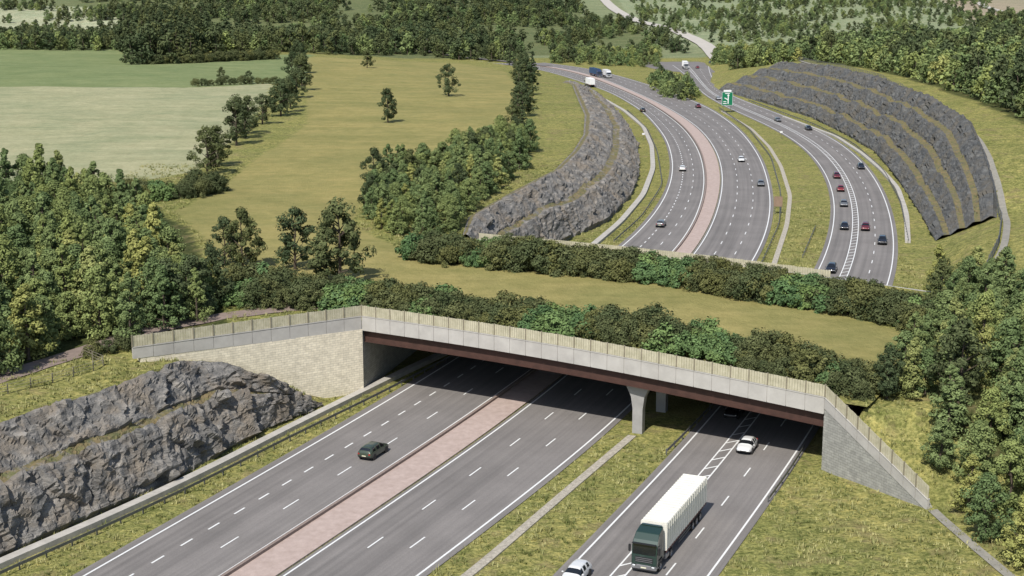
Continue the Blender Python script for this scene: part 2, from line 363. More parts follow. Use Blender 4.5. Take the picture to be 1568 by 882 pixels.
P_pale=pgl([(-500,134),(300,134),(420,128),(400,165),(330,240),(300,262),(230,275),(-500,285)])
P_green=pgl([(-500,66),(180,72),(230,98),(480,84),(470,126),(420,128),(300,134),(-500,134)])
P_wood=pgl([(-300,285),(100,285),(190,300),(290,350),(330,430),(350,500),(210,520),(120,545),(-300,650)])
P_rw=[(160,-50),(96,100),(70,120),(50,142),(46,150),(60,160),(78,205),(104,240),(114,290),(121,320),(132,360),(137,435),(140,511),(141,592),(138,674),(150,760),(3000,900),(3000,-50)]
def colour(X,Y,Z,deck=False):
    n=len(X); c=np.tile(np.array(VERGE),(n,1))
    c[Y>880]=FAR
    def put(poly,col): c[inpoly(X,Y,poly)]=col
    if not deck:
        put(pgl([(150,75),(830,85),(1000,66),(960,30),(700,0),(150,-20)]),(.14,.165,.08,.7))
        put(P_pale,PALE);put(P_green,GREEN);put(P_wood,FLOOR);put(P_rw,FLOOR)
        put(pgl([(-200,64),(170,64),(195,45),(180,12),(-200,6)]),(.42,.44,.32,1.0))
        put(pgl([(1000,66),(1520,72),(1460,-8),(940,-8)]),(.27,.31,.20,.8))
        put(pgl([(1440,0),(1568,0),(1700,40),(1500,38)]),(.36,.30,.23,.4))
    put(P_olive,OLIVE); return c
def ground_obj(name,V,Fc,deck=False):
    me=bpy.data.meshes.new(name); me.from_pydata(V,[],Fc); me.materials.append(M_ground)
    ca=me.color_attributes.new('gcol','FLOAT_COLOR','POINT'); a=np.array(V)
    ca.data.foreach_set('color',colour(a[:,0],a[:,1],a[:,2],deck).astype(np.float32).ravel())
    me.polygons.foreach_set('use_smooth',np.ones(len(me.polygons),dtype=bool)); me.update()
    return link(bpy.data.objects.new(name,me))
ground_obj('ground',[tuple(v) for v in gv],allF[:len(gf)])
# ---------------------------------------------------------------- rock cuttings
def fr(x): return x-math.floor(x)
def vblock(p,sc,seed):
    q=Vector((p[0]*sc,p[1]*sc,p[2]*sc+seed)); d,pts=noise.voronoi(q)
    c=pts[0]; k=c.x*12.9898+c.y*78.233+c.z*37.719
    h=fr(math.sin(k)*43758.5453)
    g=Vector((fr(math.sin(k+1.3)*9631.7)-.5,fr(math.sin(k+2.1)*7573.3)-.5,fr(math.sin(k+4.7)*5171.9)-.5))*2
    return h,(q-c).dot(g)
def rock(name,toe,top,prof,step,rowstep,amp,mat,sc1,sc2,seed=0,bed=1.0,fine=.2):
    toe=np.array(toe,float);top=np.array(top,float)
    Ln=np.linalg.norm(np.diff(toe,axis=0),axis=1).sum(); n=int(Ln/step)
    a=resample_n(toe,n);b=resample_n(top,n)
    a[:,:2]=smoothp(a[:,:2],6); b[:,:2]=smoothp(b[:,:2],6)
    rows=[]
    for k in range(len(prof)-1):
        (u0,v0,l0),(u1,v1,l1)=prof[k],prof[k+1]
        m=max(1,int(math.hypot((u1-u0)*10,(v1-v0)*10)/rowstep))
        for t in range(m): rows.append((u0+(u1-u0)*t/m,v0+(v1-v0)*t/m,l0))
    rows.append((prof[-1][0],prof[-1][1],0)); R=len(rows)
    P=np.zeros((n,R,3)); Lg=np.zeros((n,R))
    for i in range(n):
        hh=b[i][2]-a[i][2]
        wob=.10*noise.noise(Vector((i*step*.06,seed,0)))+.04*noise.noise(Vector((i*step*.3,seed,4)))
        for j,(u,v,l) in enumerate(rows):
            e=4*v*(1-v) if 0<v<1 else 0
            P[i,j,:2]=a[i][:2]+(b[i][:2]-a[i][:2])*u
            P[i,j,2]=a[i][2]+hh*(v+wob*e)
            Lg[i,j]=l
    du=np.gradient(P,axis=0);dv=np.gradient(P,axis=1); nn=np.cross(du,dv); nn/=np.linalg.norm(nn,axis=2)[:,:,None]+1e-9
    if nn[:,:,2].mean()<0: nn=-nn
    out=P.copy(); bd=Vector((.30,-.22,.93))
    for i in range(n):
        ef=min(1,i/6,(n-1-i)/6)
        for j in range(R):
            p=P[i,j]; w=1.0
            if j<2: w=.3*j
            if j>R-4: w=(R-1-j)/4
            q=p+.35*np.array(noise.noise_vector(Vector(p*.5)))
            h1,t1=vblock(q*np.array([1,1,.55]),sc1,seed); h2,t2=vblock(q*np.array([1,1,.9]),sc2,seed+9)
            s_=Vector(p).dot(bd)*bed+1.1*noise.noise(Vector(p*.22)); k=math.floor(s_); f=s_-k
            hb=fr(math.sin(k*17.13+seed)*4375.5)*(1-f*.35)
            lw=1.0-.7*Lg[i,j]
            d=amp*lw*(.50*h1+1.0*t1+fine*h2+fine*1.6*t2+.38*hb)+.05*amp*noise.noise(Vector(p*2.1))
            d+=amp*.5*noise.noise(Vector(p*.12))
            out[i,j]=p+nn[i,j]*(max(d,-.15)*w*ef+.1*w)
            out[i,j,2]-= .25*(1-w)
    V=out.reshape(-1,3); id=np.arange(n*R).reshape(n,R)
    Fc=np.stack([id[:-1,:-1],id[1:,:-1],id[1:,1:],id[:-1,1:]],-1).reshape(-1,4)
    me=bpy.data.meshes.new(name); me.from_pydata([tuple(v) for v in V],[],[tuple(int(x) for x in f) for f in Fc]); me.materials.append(mat)
    ca=me.attributes.new('ledge','FLOAT','POINT'); ca.data.foreach_set('value',Lg.ravel().astype(np.float32))
    me.update(); return link(bpy.data.objects.new(name,me))
prof2=[(0,0,0),(.33,.58,0),(.37,.60,.7),(.48,.63,.7),(.52,.65,0),(.88,1.0,0),(.92,1.03,.8),(1.0,1.03,.8)]
rock('rock_cutting',LT[1:],LP[1:],prof2,.24,.22,1.05,M_rock,.29,.95,3,1.0,.24)
rock('rock_cutting',LTf,LPf,prof2,.7,.35,.9,M_rock,.27,.85,8,.8,.25)
prof4=[(0,0,0),(.12,.24,0),(.15,.25,.75),(.24,.27,.75),(.27,.28,0),(.39,.52,0),(.42,.53,.75),(.51,.55,.75),(.54,.56,0),(.65,.79,0),(.68,.80,.75),(.77,.82,.75),(.80,.83,0),(.94,1.03,0),(1.06,1.03,.7)]
rock('rock_cutting',RTf[2:10],RPf[:8],prof4,.8,.24,.8,M_rockd,.3,.9,15,.8,.24)
# ---------------------------------------------------------------- linear features
def pline(pix,z=0,step=3,sm=8):
    return smoothp(resample([PZ(p[0],p[1],z) for p in pix],step),sm)
def strip(name,c,w,z,mat,skirt=.3):
    n=normals2(c); return ribbon(name,c-n*w/2,c+n*w/2,z,mat,skirt)
chL=pline([(-420,1060),(0,866),(150,803),(300,733),(450,655),(560,601),(600,581),(660,552),(700,534)])
strip('drainage_channel',chL,1.1,.55,M_conc,.7)
chM=pline([(560,1000),(705+14,882),(850,768),(968,668)]); strip('stone_filled_drain',chM,1.0,.12,M_gravel,.2)
chF=pline([(905,380),(950,342),(985,300),(1000,260),(998,225),(985,195),(955,170),(920,150)],0,3,6); strip('drainage_channel',chF,1.3,.5,M_conc,.6)
chR=pline([(1183,412),(1205,345),(1210,300),(1196,255),(1178,225),(1150,197),(1105,170)],0,3,5); strip('stone_filled_drain',chR,1.0,.12,M_gravel,.2)
chS=pline([(1390,372),(1388,330),(1375,290),(1350,262),(1318,235),(1280,210),(1200,180)],0,3,6); strip('drainage_channel',chS,1.1,.5,M_conc,.6)
def draped(name,pix,w,mat,lift=.06,step=3,sm=4):
    c=smoothp(resample(pgl(pix),step),sm); n=normals2(c); a=c-n*w/2;b=c+n*w/2
    V=[];Fc=[]
    for i in range(len(c)):
        for k in range(5):
            p=a[i]+(b[i]-a[i])*k/4; V.append((p[0],p[1],GZ(p[0],p[1])+lift))
    for i in range(len(c)-1):
        for k in range(4): Fc.append((5*i+k,5*i+k+1,5*i+k+6,5*i+k+5))
    return mesh_obj(name,V,Fc,mat,smooth=True)
draped('dirt_path',[(-60,600),(60,560),(130,538),(200,512),(300,492),(400,476),(520,464),(560,470)],3.4,M_path,.1)
draped('footpath',[(1428,782),(1465,815),(1500,845),(1560,895)],1.0,M_track,.1,1.5)
M_pr=simple('pale_road',(.42,.39,.34),(.52,.48,.42),.3,.9)
draped('country_road',[(905,-12),(935,10),(975,33),(1040,50),(1080,68),(1100,90)],10,M_pr,.7,15,3)
draped('country_road',[(1480,-10),(1510,12),(1568,30),(1640,45)],7,M_pr,.7,15,3)
draped('country_road',[(640,76),(700,88),(770,94),(840,102)],6,M_asph,.5,15,3)
draped('gravel_track',[(1512,425),(1538,380),(1543,340),(1530,290),(1500,215),(1440,165),(1340,118),(1250,100),(1180,94)],1.3,M_track,.25,4,3)
V=[];Fc=[];cj=PZ(1055,100)
for k in range(32): a=2*math.pi*k/32; V.append((cj[0]+26*math.cos(a),cj[1]+60*math.sin(a),ZR-.008))
Fc.append(tuple(range(32))); mesh_obj('junction_roundabout',V,Fc,M_asph)
def prism(V,Fc,p,q,zb0,zt0,zb1,zt1,th,n=None,off=0):
    p=np.array(p,float);q=np.array(q,float); d=q-p; d/=np.linalg.norm(d)+1e-9
    if n is None: n=np.array((-d[1],d[0]))
    a=p+n*off;b=q+n*off; a2=a+n*th;b2=b+n*th; k=len(V)
    V+=[(a[0],a[1],zb0),(b[0],b[1],zb1),(b2[0],b2[1],zb1),(a2[0],a2[1],zb0),(a[0],a[1],zt0),(b[0],b[1],zt1),(b2[0],b2[1],zt1),(a2[0],a2[1],zt0)]
    Fc+=[(k,k+1,k+5,k+4),(k+1,k+2,k+6,k+5),(k+2,k+3,k+7,k+6),(k+3,k,k+4,k+7),(k+4,k+5,k+6,k+7),(k+3,k+2,k+1,k)]
def rail(name,c,posts=3.2,h=.75,two=False,mat=None,hb=.3,zf=None,bars=None,postw=.12,posth=None):
    V=[];Fc=[]; zf=zf or (lambda x,y:0.)
    c=resample(c,posts); z=[zf(*p) for p in c]
    bars=bars or [(h-hb,h)]
    for i in range(len(c)-1):
        for (b0,b1) in bars: prism(V,Fc,c[i],c[i+1],z[i]+b0,z[i]+b1,z[i+1]+b0,z[i+1]+b1,.07)
        d=(c[i+1]-c[i]); d/=np.linalg.norm(d); prism(V,Fc,c[i]-d*postw/2,c[i]+d*postw/2,z[i]-.2,z[i]+(posth or h),z[i]-.2,z[i]+(posth or h),postw,off=.075)
    return mesh_obj(name,V,Fc,mat or M_galv)
rail('guard_rail',pline([(-420,1085),(0,886),(150,820),(300,750),(450,673),(590,605),(640,578),(700,546)]))
rail('guard_rail',pline([(1022,697),(1060,660),(1095,622),(1130,580)]))
rail('guard_rail',pline([(1178,770),(1205,735),(1232,690)]))
rail('guard_rail',pline([(960,372),(1000,335),(1030,285),(1020,235),(1003,200),(970,170)])-np.array((2.5,0)))
rail('guard_rail',pline([(1160,410),(1190,345),(1192,295),(1178,243),(1145,200),(1098,166)])+np.array((.6,0)))
rail('guard_rail',pline([(1262,395),(1278,350)])-np.array((4,0)))
rail('guard_rail',pline([(1380,372),(1370,312),(1345,263),(1300,222),(1240,192),(1140,155)])+np.array((1.5,0)))
rail('post_and_wire_fence',np.array(pgl([(-150,640),(0,607),(60,592),(130,572),(165,562),(128,545)])),3,1.2,mat=M_post,zf=GZ,bars=[(.42,.435),(.76,.775),(1.1,1.115)],postw=.10,posth=1.2)
rail('security_fence',np.array(pgl([(1505,430),(1530,375),(1534,340),(1520,290),(1490,215),(1430,162),(1335,118),(1250,99),(1180,93)])),3,1.8,mat=M_galv,zf=GZ,bars=[(.3,.36),(.7,.76),(1.1,1.16),(1.5,1.56),(1.8,1.86)],postw=.12,posth=2.0)
# ---------------------------------------------------------------- green bridge
BR=empty('green_bridge')
def edge_path():
    pts=[]
    for i in range(13): t=i/12; pts.append((WL*(1-t)+A*t,11.8*(1-t)+11.66*t))
    for i in range(1,29): t=i/28; pts.append((A*(1-t)+B*t,11.66*(1-t)+9.74*t+.6*math.sin(math.pi*t)))
    for i in range(1,10): t=i/9; pts.append((B*(1-t)+WR*t,9.74*(1-t)+3.3*t))
    return pts
ep=edge_path()
V1=[];F1=[];V2=[];F2=[];V3=[];F3=[];V4=[];F4=[]
for i in range(len(ep)-1):
    (p,z0),(q,z1)=ep[i],ep[i+1]; wing=i<12 or i>=40
    d=(q-p); L=np.linalg.norm(d); d/=L
    fh=1.45; ph=1.85 if not wing else (1.35+.5*(i/12 if i<12 else 0))
    if i>=40: ph=1.2
    g=.03
    zz0=z0-fh;zz1=z1-fh
    prism(V1,F1,p+d*g,q-d*g,zz0-ph,zz0,zz1-ph,zz1,.25)
    prism(V1,F1,p+d*.0,q-d*.0,zz0-ph+.1,zz0-.06,zz1-ph+.1,zz1-.06,.2,off=.07)
    prism(V4,F4,p,q,zz0+.003,zz0+.09,zz1+.003,zz1+.09,.36,off=-.05)
    zt=z0+.10; prism(V3,F3,p-d*.07,p+d*.07,zz0+.1,zt,zz0+.1,zt,.16,off=-.03)
    nb=max(1,int(L/.30))
    for k in range(nb):
        a=(k+.05)/nb;b=(k+.95)/nb; jit=random.uniform(-.03,.03)
        prism(V2,F2,p+d*L*a,p+d*L*b,zz0+(zz1-zz0)*a+.12,z0+(z1-z0)*a+jit,zz0+(zz1-zz0)*b+.12,z0+(z1-z0)*b+jit,.04,off=.07)
    for r in (.35,1.15): prism(V3,F3,p,q,zz0+r,zz0+r+.09,zz1+r,zz1+r+.09,.05,off=.125)
mesh_obj('parapet_panels',V1,F1,M_concg,BR); mesh_obj('fence_boards',V2,F2,M_wood,BR); mesh_obj('fence_posts',V3,F3,M_post,BR); mesh_obj('coping',V4,F4,M_concg,BR)
V=[];Fc=[];V5=[];F5=[]
n=30
for i in range(n):
    u0=i/n*1.1-.02;u1=(i+1)/n*1.1-.02; p=Q(u0,1);q=Q(u1,1)
    z0=dz(u0,1);z1=dz(u1,1); prism(V,Fc,p,q,z0-2.5,z0-.05,z1-2.5,z1-.05,.3)
    L=np.linalg.norm(q-p);d=(q-p)/L
    if u1<.80:
        for k in range(7): prism(V5,F5,p+d*L*(k+.05)/7,p+d*L*(k+.95)/7,z0-.05,z0+1.0,z1-.05,z1+1.0,.05,off=.1)
mesh_obj('far_parapet',V,Fc,M_concg,BR); mesh_obj('far_fence',V5,F5,M_wood,BR)
V=[];Fc=[]
ndir=(D-A)/np.linalg.norm(D-A)
for vv_ in [.014]+list(np.linspace(.06,.985,14)):
    for i in range(28):
        u0=i/28;u1=(i+1)/28;p=Q(u0,vv_);q=Q(u1,vv_)
        gd=1.7 if vv_<.03 else 1.5
        def zb(u): return (11.66*(1-u)+9.74*u+.6*math.sin(math.pi*u))-1.45-1.75 if vv_<.03 else dz(u,vv_)-1.7
        prism(V,Fc,p,q,zb(u0)-gd,zb(u0)+.05,zb(u1)-gd,zb(u1)+.05,.1)
        prism(V,Fc,p,q,zb(u0)-gd-.05,zb(u0)-gd-.002,zb(u1)-gd-.05,zb(u1)-gd-.002,.6,off=-.25)
mesh_obj('steel_girders',V,Fc,M_steel,BR)
V=[];Fc=[]
for i in range(29):
    for j in range(8):
        u=i/28;v=.004+.99*j/7;p=Q(u,v); V.append((p[0],p[1],dz(u,v)-(1.0 if j==0 else 1.55)))
for i in range(28):
    for j in range(7): k=i*8+j; Fc.append((k,k+8,k+9,k+1))
mesh_obj('deck_slab',V,Fc,M_soil,BR)
do=ground_obj('deck_turf',DV,DF,True); do.parent=BR
def wallq(name,p,q,zb,zt0,zt1,th,mat,n=None,nseg=12,bt=None):
    p=np.array(p,float);q=np.array(q,float); L=np.linalg.norm(q-p); V=[];Fc=[];UV=[]
    d=(q-p)/L; nn=np.array((-d[1],d[0])) if n is None else n
    for s_ in (0,1):
        for i in range(nseg+1):
            t=i/nseg; c=p+(q-p)*t+nn*th*s_; zt=zt0(t) if callable(zt0) else zt0+(zt1-zt0)*t
            V+=[(c[0],c[1],zb),(c[0],c[1],zt)]; UV+=[(t*L,zb),(t*L,zt)]
    m=2*(nseg+1)
    for i in range(nseg):
        Fc+=[(2*i,2*i+2,2*i+3,2*i+1),(m+2*i+2,m+2*i,m+2*i+1,m+2*i+3),(2*i+1,2*i+3,m+2*i+3,m+2*i+1)]
    Fc+=[(0,1,m+1,m),(2*nseg,m+2*nseg,m+2*nseg+1,2*nseg+1)]
    return mesh_obj(name,V,Fc,mat,BR,uv=UV)
wallq('wing_wall_left',WL+(A-WL)*.03+nL*.06,A+nL*.06+(B-A)/61.5*.1,-.5,9.0,8.5,1.3,M_stone,nL)
wallq('wing_wall_right',B+nR*.06,WR+nR*.06,-.5,7.1,.95,1.3,M_stoneg,nR)
nAl=np.array((-.966,.258));nBr=np.array((.886,-.465))
wallq('abutment_left',A+ndir*.05,D,-.5,7.6,8.0,1.5,M_stoneg,nAl)
wallq('abutment_right',B+(C-B)/59.6*.05,C,-.5,6.2,6.6,1.5,M_stoneg,nBr)
rd=np.array((.40,.9165)); rr=np.array((.9165,-.40)); p0=np.array(PZ(975,664))
V=[];Fc=[]
for k in range(8):
    c=p0+rd*(k*9.2+.6)
    u=((c-A)@((B-A)/61.5))/61.5; ztop=dz(min(1,max(0,u)),.1)-3.2 if k else 6.15
    secs=[(-.3,1.0,.5),(3.0,1.0,.5),(ztop-1.6,1.35,.55),(ztop-.5,2.2,.6),(ztop,2.4,.6)]
    b=len(V)
    for z,hw,hd in secs:
        for sx,sy in ((-1,-1),(1,-1),(1,1),(-1,1)):
            q=c+rr*sx*hw*.62+rd*sy*hd; V.append((q[0],q[1],z))
    for s_ in range(len(secs)-1):
        for e in range(4): Fc.append((b+4*s_+e,b+4*s_+(e+1)%4,b+4*s_+4+(e+1)%4,b+4*s_+4+e))
    e=b+4*(len(secs)-1); Fc.append((e,e+1,e+2,e+3))
mesh_obj('bridge_piers',V,Fc,M_pier,BR)
# ---------------------------------------------------------------- trees
def cyl(V,Fc,MI,p,q,r0,r1,ns=6):
    p=Vector(p);q=Vector(q); d=(q-p).normalized(); a=d.orthogonal().normalized(); b=d.cross(a); k=len(V)
    for c,r in ((p,r0),(q,r1)):
        for i in range(ns): an=2*math.pi*i/ns; V.append(tuple(c+a*math.cos(an)*r+b*math.sin(an)*r))
    for i in range(ns): Fc.append((k+i,k+(i+1)%ns,k+ns+(i+1)%ns,k+ns+i)); MI.append(0)
def tree_mesh(name,h,cr,kind,ncl,nlf,ls,leafmat,z0=.15,seed=0,rc=.34,limbs=10,flat=.75):
    rs=np.random.default_rng(seed); V=[];Fc=[];MI=[]
    zb=h*z0; cs=[];rads=[]
    ph=rs.uniform(0,6.28,3)
    for k in range(ncl):
        t=(k+.5)/ncl if kind!='shrub' else rs.uniform(0,1)
        if kind=='cone': R=cr*(1-t)**.75*(1 if t>.08 else .6)+.1
        elif kind=='oval': R=cr*(math.sin(math.pi*min(1,(t*.93+.07))**.8))**.7
        elif kind=='round': R=cr*math.sqrt(max(.03,1-(2*t*.97-.9)**2))
        else: R=cr*math.sqrt(max(.05,1-t*t))
        an=rs.uniform(0,6.28); R*=1+.22*math.sin(2*an+ph[0]+3*t)+.14*math.sin(5*an+ph[1]-7*t)
        r=R*math.sqrt(rs.uniform(.12,1))
        c=(r*math.cos(an),r*math.sin(an),zb+t*(h-zb)*.93); cs.append(c); rads.append(cr*rc*rs.uniform(.55,1.25)*(1 if kind!='cone' else (1.15-.7*t)))
    cs=np.array(cs);rads=np.array(rads)
    if kind!='shrub':
        prev=(0,0,-.3); r=h*.022+.05; n=4
        for i in range(1,n+1):
            z=h*.82*i/n; q=(rs.normal()*.12*i*.5,rs.normal()*.12*i*.5,z); r1=r*.68; cyl(V,Fc,MI,prev,q,r,r1,7); prev=q; r=r1
        for k in rs.choice(ncl,min(limbs,ncl),replace=False):
            c=cs[k]; zz_=max(h*.12,c[2]-np.hypot(c[0],c[1])*.7); cyl(V,Fc,MI,(0,0,min(zz_,h*.75)),c,h*.008+.02,.02,4)
    else:
        for k in range(4): cyl(V,Fc,MI,(0,0,-.2),cs[k],.05,.015,4)
    nb=len(V); NL=ncl*nlf
    ci=np.repeat(np.arange(ncl),nlf); d=rs.normal(size=(NL,3)); d/=np.linalg.norm(d,axis=1)[:,None]
    rr_=rads[ci]*rs.uniform(.2,1,NL)**.4
    P=cs[ci]+d*rr_[:,None]*np.array([1,1,flat]); P[:,2]=np.maximum(P[:,2],.12)
    ow=cs[ci]*np.array([1,1,0]); ow/=np.linalg.norm(ow,axis=1)[:,None]+.3
    nm=d*.85+ow*.25+np.array([0,0,.45])+rs.normal(size=(NL,3))*.36; nm/=np.linalg.norm(nm,axis=1)[:,None]
    tg=np.cross(nm,rs.normal(size=(NL,3))); tg/=np.linalg.norm(tg,axis=1)[:,None]; bt=np.cross(nm,tg)
    s=(ls*rs.uniform(.6,1.3,NL))[:,None]
    LV=np.stack([P-tg*s,P-bt*s*.55+nm*s*.1,P+tg*s,P+bt*s*.55+nm*s*.1],1).reshape(-1,3)
    ns_=len(Fc)
    V=np.array(V+[tuple(x) for x in LV]) ; Fc=Fc+[(nb+4*i,nb+4*i+1,nb+4*i+2,nb+4*i+3) for i in range(NL)]
    me=bpy.data.meshes.new(name); me.from_pydata([tuple(v) for v in V],[],Fc); me.materials.append(M_bark); me.materials.append(leafmat)
    me.polygons.foreach_set('material_index',np.array([0]*ns_+[1]*NL,dtype=np.int32))
    cv=rs.uniform(0,1,ncl)[ci]; lv=np.clip(.08+.45*cv+.45*rs.uniform(0,1,NL),0,1)
    full=np.concatenate([np.zeros(nb),np.repeat(lv,4)]).astype(np.float32)
    a=me.attributes.new('lv','FLOAT','POINT'); a.data.foreach_set('value',full); me.update(); return me
broad=[tree_mesh('broadleaf',9,2.8,'oval',58,90,.19,ML_green,.06,s,.31) for s in (1,2,3)]
cone_=[tree_mesh('young_broadleaf',10.5,2.7,'cone',66,80,.19,ML_green,.05,s,.31) for s in (4,5,31)]
lime=[tree_mesh('lime_broadleaf',9.5,2.7,'cone',60,80,.19,ML_lime,.05,s,.31) for s in (6,7)]
dark=[tree_mesh('dark_tree',10,3.3,'oval',44,85,.22,ML_dark,.13,s,.28,14) for s in (8,9,10)]
darkc=[tree_mesh('conifer',12,2.7,'cone',46,60,.25,ML_dark,.1,s,.3,10,.5) for s in (11,12)]
shr=[tree_mesh('shrub',2.6,1.7,'shrub',26,90,.125,ML_shrub,.1,s,.38) for s in (13,14,15)]
ivy=[tree_mesh('bright_shrub',2.2,1.6,'shrub',22,80,.16,ML_ivy,.1,s,.38) for s in (16,17)]
lodb=[tree_mesh('far_broadleaf',8,3.1,'oval',22,24,.5,ML_green,.03,s,.42,2) for s in (21,22,23)]
lodl=[tree_mesh('far_lime',8,3.1,'oval',22,24,.5,ML_lime,.03,s,.42,2) for s in (26,)]
lodd=[tree_mesh('far_dark',10,3.2,'oval',22,24,.52,ML_dark,.06,s,.4,2) for s in (24,25)]
cnt=0
def place(name,me,x,y,sc,parent=None,sink=.1,sz=None):
    global cnt
    o=bpy.data.objects.new(name,me); o.location=(x,y,GZ(x,y)-sink); o.rotation_euler=(0,0,random.uniform(0,6.28))
    o.scale=(sc*random.uniform(.88,1.12),sc*random.uniform(.88,1.12),(sz or sc)*random.uniform(.85,1.15)); link(o,parent); cnt+=1; return o
def scatter(pname,poly,sp,protos,s0,s1,world=False,mask=None,thr=0.):
    wp_=poly if world else pgl(poly); X=[p[0] for p in wp_];Y=[p[1] for p in wp_]
    E=empty(pname); r=0
    y=min(Y)
    while y<max(Y):
        x=min(X)+(r%2)*sp/2; row=[]
        while x<max(X): row.append((x+random.uniform(-.38,.38)*sp,y+random.uniform(-.38,.38)*sp)); x+=sp
        a=np.array(row); ins=inpoly(a[:,0],a[:,1],wp_)
        for k in np.nonzero(ins)[0]:
            px,py=a[k]
            if abs(px)>.42*py+60: continue
            if mask and noise.noise(Vector((px*mask,py*mask*.6,3.3)))<thr: continue
            place('tree',random.choice(protos),px,py,random.uniform(s0,s1),E)
        y+=sp*.86; r+=1
    return E
mixL=broad*3+cone_*3+lime*2
scatter('woodland',[(-330,320),(60,308),(150,322),(215,352),(262,400),(300,440),(335,478),(330,500),(225,508),(200,528),(120,535),(-330,690)],4.7,mixL,.65,1.15)
scatter('woodland',[(560,338),(600,362),(690,362),(715,330),(765,290),(800,262),(820,235),(790,215),(720,235),(640,262),(570,292)],4.2,broad*2+cone_+lime+dark[:1],.55,.88)
for (x,y,s,m) in [(372,412,1.05,0),(345,405,.8,1),(452,412,.98,1),(520,432,1.12,2),(500,428,.9,0),(300,480,.95,1),(255,492,.9,2),(325,470,.8,0)]:
    p=PG(x,y); place('oak_tree',dark[m],p.x,p.y,s)
for (x,y,s,m) in [(594,188,1.05,0),(687,147,1.1,1),(562,104,1.0,2),(340,125,.6,0),(382,128,.6,1)]:
    p=PG(x,y); place('oak_tree',dark[m],p.x,p.y,s)
for (x,y,s) in [(318,268,1.15),(335,255,1.1),(362,222,1.2),(380,205,1.1),(402,190,1.0),(430,178,1.25),(445,165,1.15),(455,150,1.2),(462,138,1.2),(448,120,1.3),(462,112,1.3),(455,100,1.3),(375,212,1.0),(440,172,1.0)]:
    p=PG(x,y); place('oak_tree',random.choice(dark),p.x,p.y,s)
for (x,y,s) in [(792,192,1.1),(800,178,1.2),(795,165,1.25),(803,155,1.2),(797,145,1.2),(805,135,1.3),(798,126,1.3),(803,118,1.3),(795,110,1.3),(815,125,1.1),(812,145,1.1),(780,100,1.2),(808,168,1.0),(785,205,.9),(800,208,.8)]:
    p=PG(x,y); place('conifer_tree',random.choice(darkc+dark),p.x,p.y,s)
def hedge(pix,protos,sp,s0,s1,rows=2,wd=1.6):
    E=empty('hedge'); c=resample(pgl(pix),sp); n=normals2(c)
    for r in range(rows):
        for i in range(len(c)):
            o=(r-(rows-1)/2)*wd+random.uniform(-.6,.6); p=c[i]+n[i]*o
            place('shrub',random.choice(protos(c[i]) if callable(protos) else protos),p[0],p[1],random.uniform(s0,s1)*(1+.2*noise.noise(Vector((p[0]*.15,p[1]*.15,4)))),E,.15)
def alt(c):
    return ivy if noise.noise(Vector((c[0]*.11,c[1]*.11,7)))+random.uniform(-.1,.1)>.14 else shr
hedge([(365,462),(480,464),(600,474),(700,490),(850,508),(960,520),(1080,540),(1200,570),(1280,590),(1335,600)],alt,1.5,.8,1.45,4,1.8)
hedge([(636,392),(700,400),(800,408),(900,418),(1000,428),(1100,444),(1200,460),(1300,475),(1400,497),(1450,520)],alt,1.4,1.0,1.6,3,2.0)
hedge([(745,384),(900,400),(1000,410),(1150,430),(1280,450),(1370,472)],alt,1.9,.8,1.2,1)
hedge([(190,308),(240,304),(300,300),(322,290)],alt,1.8,1.0,1.5,3)
hedge([(140,545),(170,540),(200,530)],shr,1.8,.6,.9,1)
hedge([(360,435),(420,440),(520,452),(570,455)],alt,1.8,.8,1.3,2)
hedge([(300,132),(350,130),(420,128)],shr,3,.9,1.3,1); hedge([(180,74),(232,98),(300,96),(420,90)],shr,3,1.2,2.0,2)
scatter('woodland',[(1345,612),(1400,672),(1450,745),(1520,842),(1610,930),(1900,930),(1900,560),(1568,520),(1440,520),(1380,560)],4.8,broad*2+cone_*2+lime*3+dark[:1],.6,1.0)
scatter('woodland',[(1405,455),(1450,450),(1530,440),(1570,470),(1900,470),(1900,560),(1568,540),(1440,520)],4.6,broad*2+cone_+lime+dark[:1],.55,.9)
scatter('woodland',[(100,232),(111,258),(117,300),(123,322),(134,360),(170,379),(230,300),(230,232)],4.8,broad*2+cone_+lime[:1]+dark,.75,1.1,True)
scatter('woodland',[(134,360),(139,435),(142,511),(143,592),(139,674),(128,720),(112,760),(150,790),(330,800),(420,560),(330,330),(170,360)],6.6,lodb*4+lodl+lodd*2,.85,1.35,True)
# distance
scatter('distant_woodland',[(188,100),(300,96),(320,70),(320,50),(188,50)],9,lodd+darkc,1.3,1.9)
scatter('distant_woodland',[(300,90),(620,84),(700,92),(775,96),(800,90),(800,72),(620,64),(300,68)],10,lodd*3+lodb,.9,1.6)
scatter('distant_woodland',[(150,62),(820,74),(900,64),(860,22),(150,18)],11.5,lodd*4+lodb,.8,1.6,False,.02,-.03)
scatter('distant_woodland',[(150,20),(900,24),(880,-8),(100,-8)],13,lodd*4+lodb,.8,1.6,False,.018,-.04)
scatter('distant_woodland',[(0,76),(185,78),(185,66),(-300,64),(-300,72)],7,lodb+lodd*2,.8,1.2)
scatter('distant_woodland',[(-200,50),(190,56),(190,4),(-200,2)],10,lodb+lodd*2,.6,1.1,False,.02,.08)
scatter('distant_woodland',[(1000,58),(1490,70),(1520,-5),(960,-5)],9,lodb*2+lodd*2,.4,.85,False,.045,.03)
scatter('distant_woodland',[(830,76),(1060,82),(1030,62),(960,38),(860,30)],10,lodb+lodd*3,.6,1.1,False,.02,-.02)
scatter('distant_woodland',[(1480,80),(1800,90),(1800,34),(1510,34)],9,lodb+lodd*2,.8,1.3)
scatter('distant_woodland',[(845,98),(1010,104),(1010,84),(845,80)],8,lodb*3+lodl+lodd,.6,.95)
scatter('distant_woodland',[(1008,148),(1050,156),(1078,150),(1058,132),(1015,122),(990,120)],6,lodb*2+lodd,.5,.85)
